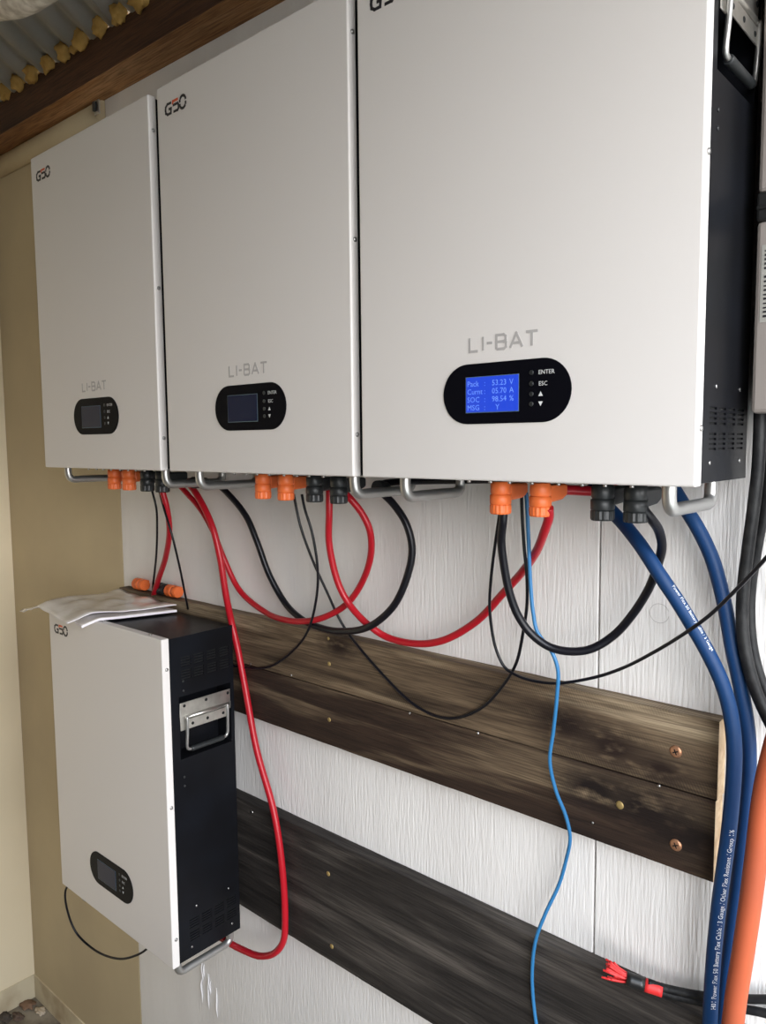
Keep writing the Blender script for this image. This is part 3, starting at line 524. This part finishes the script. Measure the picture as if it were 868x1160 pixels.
MT = {'red': M_red, 'black': M_blk, 'lan': M_lan, 'blue': M_blue, 'orange': M_conduit, 'trunk': M_trunk}
INFO = {
 'R1': ('red_cable', 'short thick red cable from the far left box down behind the papers', 'cable'),
 'R2': ('red_cable', 'long thick red cable running down past the low battery box and curling under it', 'cable'),
 'R3': ('red_cable', 'thick red cable looping from the far left box up to the middle box', 'cable'),
 'R4': ('red_cable', 'thick red cable sagging from the middle box to the nearest box', 'cable'),
 'K1': ('black_cable', 'thick black cable looping below the middle battery box', 'cable'),
 'K2': ('black_cable', 'thick black cable looping below the nearest battery box', 'cable'),
 'K4': ('black_cable', 'black cable lying close under the nearest box behind its left handle', 'cable'),
 'T1': ('thin_wire', 'thin black wire hanging across the plank from middle to nearest box', 'wire'),
 'T2': ('thin_wire', 'thin black wire from the middle box to behind the low box', 'wire'),
 'T3': ('thin_wire', 'leftmost thin black wire dropping from the far left box', 'wire'),
 'T4': ('thin_wire', 'thin black wire slanting across the short red cable', 'wire'),
 'T5': ('thin_wire', 'thin black wire rising to the right edge across the blue cables', 'wire'),
 'B1': ('network_cable', 'bright blue thin network cable hanging across both planks', 'cable'),
 'L1': ('blue_cable', 'thick dark blue cable with white print, nearer of the two', 'cable'),
 'L2': ('blue_cable', 'thick dark blue cable behind the printed one, passing behind the right handle', 'cable'),
 'O1': ('orange_conduit', 'orange conduit bending down at the bottom right', 'conduit'),
 'K3': ('black_cable', 'dusty black cable dropping from the grey duct, left of the bundle', 'cable'),
 'K5': ('black_cable', 'dusty black cable dropping from the grey duct, middle of the bundle', 'cable'),
 'K6': ('black_cable', 'dusty black cable dropping from the grey duct, right of the bundle', 'cable'),
 'S1': ('thin_wire', 'thin black wire looping under the low battery box', 'wire'),
 'X1': ('red_cable', 'short red cable stub beside the orange plug of the nearest box', 'cable'),
}
for k, (nm, lb, ct) in INFO.items():
    r, m_, P = CABLES[k]
    rf = None
    o = MB().tube(P, r, 16 if r > .005 else 10, sub=8).make(nm, MT[m_]); tag(o, lb, ct)
    if k in 'L1':
        C_ = crom(P, 8); fr = frames(C_); L = [0]
        for a_, b_ in zip(C_, C_[1:]): L.append(L[-1] + (b_ - a_).length)
        def at(s_):
            for i in range(len(L) - 1):
                if L[i + 1] >= s_:
                    q = (s_ - L[i]) / (L[i + 1] - L[i]); return C_[i].lerp(C_[i + 1], q), (C_[i + 1] - C_[i]).normalized()
            return C_[-1], (C_[-1] - C_[-2]).normalized()
        for body, end, sgn, ang in (('H01 Power Flex 50 Battery Flex Cable / 3 Gauge / Other Flex Resistant / Group 1/6', L[-1] - 0.052, -1, 0.35), ('Power Flex 50 Battery Cable / 3 Gauge', 0.165, 1, 0.7)):
            vs_, fs_ = text_mesh(body, 0.0075 if sgn < 0 else 0.006); out = []
            for v in vs_:
                p_, T = at(end + sgn * v.x * .86); T = T * sgn
                O = Vector((1.05, -.94, 1.5)) - p_; O.x = .35 if sgn < 0 else .55; O.y = -.9; O.z = 0; O = (O - T * O.dot(T)).normalized(); Sd = O.cross(T).normalized()
                if sgn > 0: Sd = Sd
                th = (v.y - .002) / r + ang * (-1 if sgn < 0 else 1)
                out.append(p_ + (O * math.cos(th) + Sd * math.sin(th)) * (r + .0002))
            MB().add(out, fs_).make('printed_text', M_lettering, o)
# cable pair with taped frayed end
ce = thing('taped_cable_end', 'pair of black cables ending in red frayed tape above the grey plank', 'cable', (0, 0, 0))
for k in ('E1', 'E2'):
    r, m_, P = CABLES[k]; MB().tube(P, r, 12, sub=8).make('cable', M_trunk, ce)
def tape(pts, r, m_, nm): return MB().tube(pts, r, 14, sub=4, rf=lambda t, p: r).make(nm, m_, ce)
a_ = Vector(CABLES['E1'][2][0]).lerp(Vector(CABLES['E2'][2][0]), .5); d_ = (Vector(CABLES['E1'][2][1]).lerp(Vector(CABLES['E2'][2][1]), .5) - a_).normalized()
tape([a_ - d_ * .002, a_ + d_ * .019], .0082, M_redtape, 'red_tape')
tape([a_ - d_ * .024, a_ - d_ * .002], .0088, M_tape, 'black_tape')
rnd = random.Random(3)
for i in range(26):
    u_ = (rnd.random() - .5) * 1.9; v_ = (rnd.random() - .5) * .9
    s0 = a_ - d_ * .018 + Vector((0, v_ * .006, u_ * .005)); s1 = a_ - d_ * (.030 + rnd.random() * .004) + Vector((0, v_ * .010, u_ * .010)); s2 = a_ - d_ * (.040 + rnd.random() * .012) + Vector((0, v_ * .014 - .002, .003 + u_ * .016))
    MB().tube([s0, s1, s2], .0013, 6, sub=3).make('frayed_strand', M_redtape, ce)

# ------------------------------------------------------------------ grey duct at the right with collar and label
du = thing('cable_duct', 'grey white square duct with black collar beside the nearest box', 'duct', (0, 0, 0))
MB().box(0.8035, 0.885, -0.075, -0.0003, 1.697, 1.892).make('duct_body', M_duct, du, bevel=0.004)
MB().box(0.8030, 0.885, -0.077, -0.0003, 1.8921, 1.921).make('collar', M_tape, du, bevel=0.003)
MB().box(0.8030, 0.885, -0.079, -0.0003, 1.903, 1.908).make('collar_ridge', M_tape, du, bevel=0.002)
MB().box(0.8035, 0.885, -0.075, -0.0003, 1.9211, 2.40).make('upper_duct', M_duct, du, bevel=0.004)
lb_ = MB().box(0.8095, 0.870, -0.0756, -0.075, 1.790, 1.868).make('label', mat('dull_label', (.30, .29, .26), .6), du)
g_ = MB(); rnd = random.Random(5)
for i in range(16):
    z_ = 1.795 + i * .0044
    if 1.838 < z_ < 1.843: continue
    for q in range(4):
        x_ = .8125 + q * .011
        g_.box(x_, x_ + .004 + rnd.random() * .005, -.0759, -.0757, z_, z_ + .0013 + rnd.random() * .001)
g_.make('label_print', M_logo_k, du)

# ------------------------------------------------------------------ papers on the low box
def sheet(pts, z0, th, seed, droop):
    """four-cornered limp stack, bilinear with ripples"""
    from mathutils import noise as mn
    n = 22; A, B, C_, D_ = [Vector((x, y, 0)) for x, y in pts]; top = []; bot = []
    for i in range(n + 1):
        for j in range(n + 1):
            u, v = i / n, j / n; p = A.lerp(B, u).lerp(D_.lerp(C_, u), v)
            over = max(0, -0.567 - p.x) + max(0, -0.1975 - p.y) * 1.2
            z = z0 + abs(mn.noise(Vector((p.x * 13 + seed, p.y * 13, 0)))) * 0.010 * (.3 if th > .003 else 1) - over * droop
            top.append((p.x, p.y, z + th)); bot.append((p.x, p.y, z))
    m = n + 1; mb = MB()
    mb.add(top, [(i * m + j, (i + 1) * m + j, (i + 1) * m + j + 1, i * m + j + 1) for i in range(n) for j in range(n)], 0, True)
    mb.add(bot, [(i * m + j, i * m + j + 1, (i + 1) * m + j + 1, (i + 1) * m + j) for i in range(n) for j in range(n)], 1, True)
    per = [i * m for i in range(n)] + [n * m + j for j in range(n)] + [i * m + n for i in range(n, 0, -1)] + [j for j in range(n, 0, -1)]
    k_ = len(per); mb.add([top[q] for q in per] + [bot[q] for q in per], [(i, (i + 1) % k_, (i + 1) % k_ + k_, i + k_) for i in range(k_)], 1)
    return mb
o = sheet([(-0.560, -0.190), (-0.362, -0.228), (-0.303, -0.052), (-0.520, -0.030)], 1.3253, .0045, 1, .30).make('paper_stack', [M_paper, M_paperw]); tag(o, 'white edged booklet on the low battery box, lower of the two', 'paper')
o = sheet([(-0.695, -0.204), (-0.400, -0.238), (-0.312, -0.046), (-0.600, -0.026)], 1.3335, .0012, 7, .30).make('plastic_sleeve', [M_paper, M_paperw]); tag(o, 'crumpled printed plastic sleeve lying on top of the booklet', 'paper')

# ------------------------------------------------------------------ peeling paint and rubble
rnd = random.Random(11)
pf = thing('paint_flake', 'torn flap of peeling white paint below the low battery box', 'paint', (-0.305, 0, 0.49))
for i in range(9):
    x0 = (rnd.random() - .5) * .055; z1 = .04 - rnd.random() * .05; L_ = .03 + rnd.random() * .06; c_ = (rnd.random() - .5) * .014
    MB().tube([(x0, -.0005, z1), (x0 + c_, -.0020, z1 - L_ * .35), (x0 + c_ * .4, -.0022, z1 - L_ * .7), (x0 + c_ * 1.2, -.0005, z1 - L_)], .0012, 6, sub=4, rf=lambda t, p: .0003 + .0016 * math.sin(math.pi * t)).make('flake', M_flake, pf)
for i, (x, y, r, lb) in enumerate(((-1.185, -.035, .016, 'brown lump of rubble in the floor corner'), (-1.160, -.075, .012, 'small brown stone on the floor near the corner'), (-1.13, -.02, .013, 'pale crumb of plaster beside the back skirting'), (-1.188, -.10, .014, 'dark stone against the left skirting'))):
    o = blob(r, 70 + i, (1.5, 1, .4), .9, 3).make('rubble_piece', mat('rubble_%d' % i, ((.22, .13, .08), (.12, .08, .06), (.6, .5, .38), (.07, .055, .045))[i], .9), loc=(x, y, r * .25)); tag(o, lb, 'rubble')
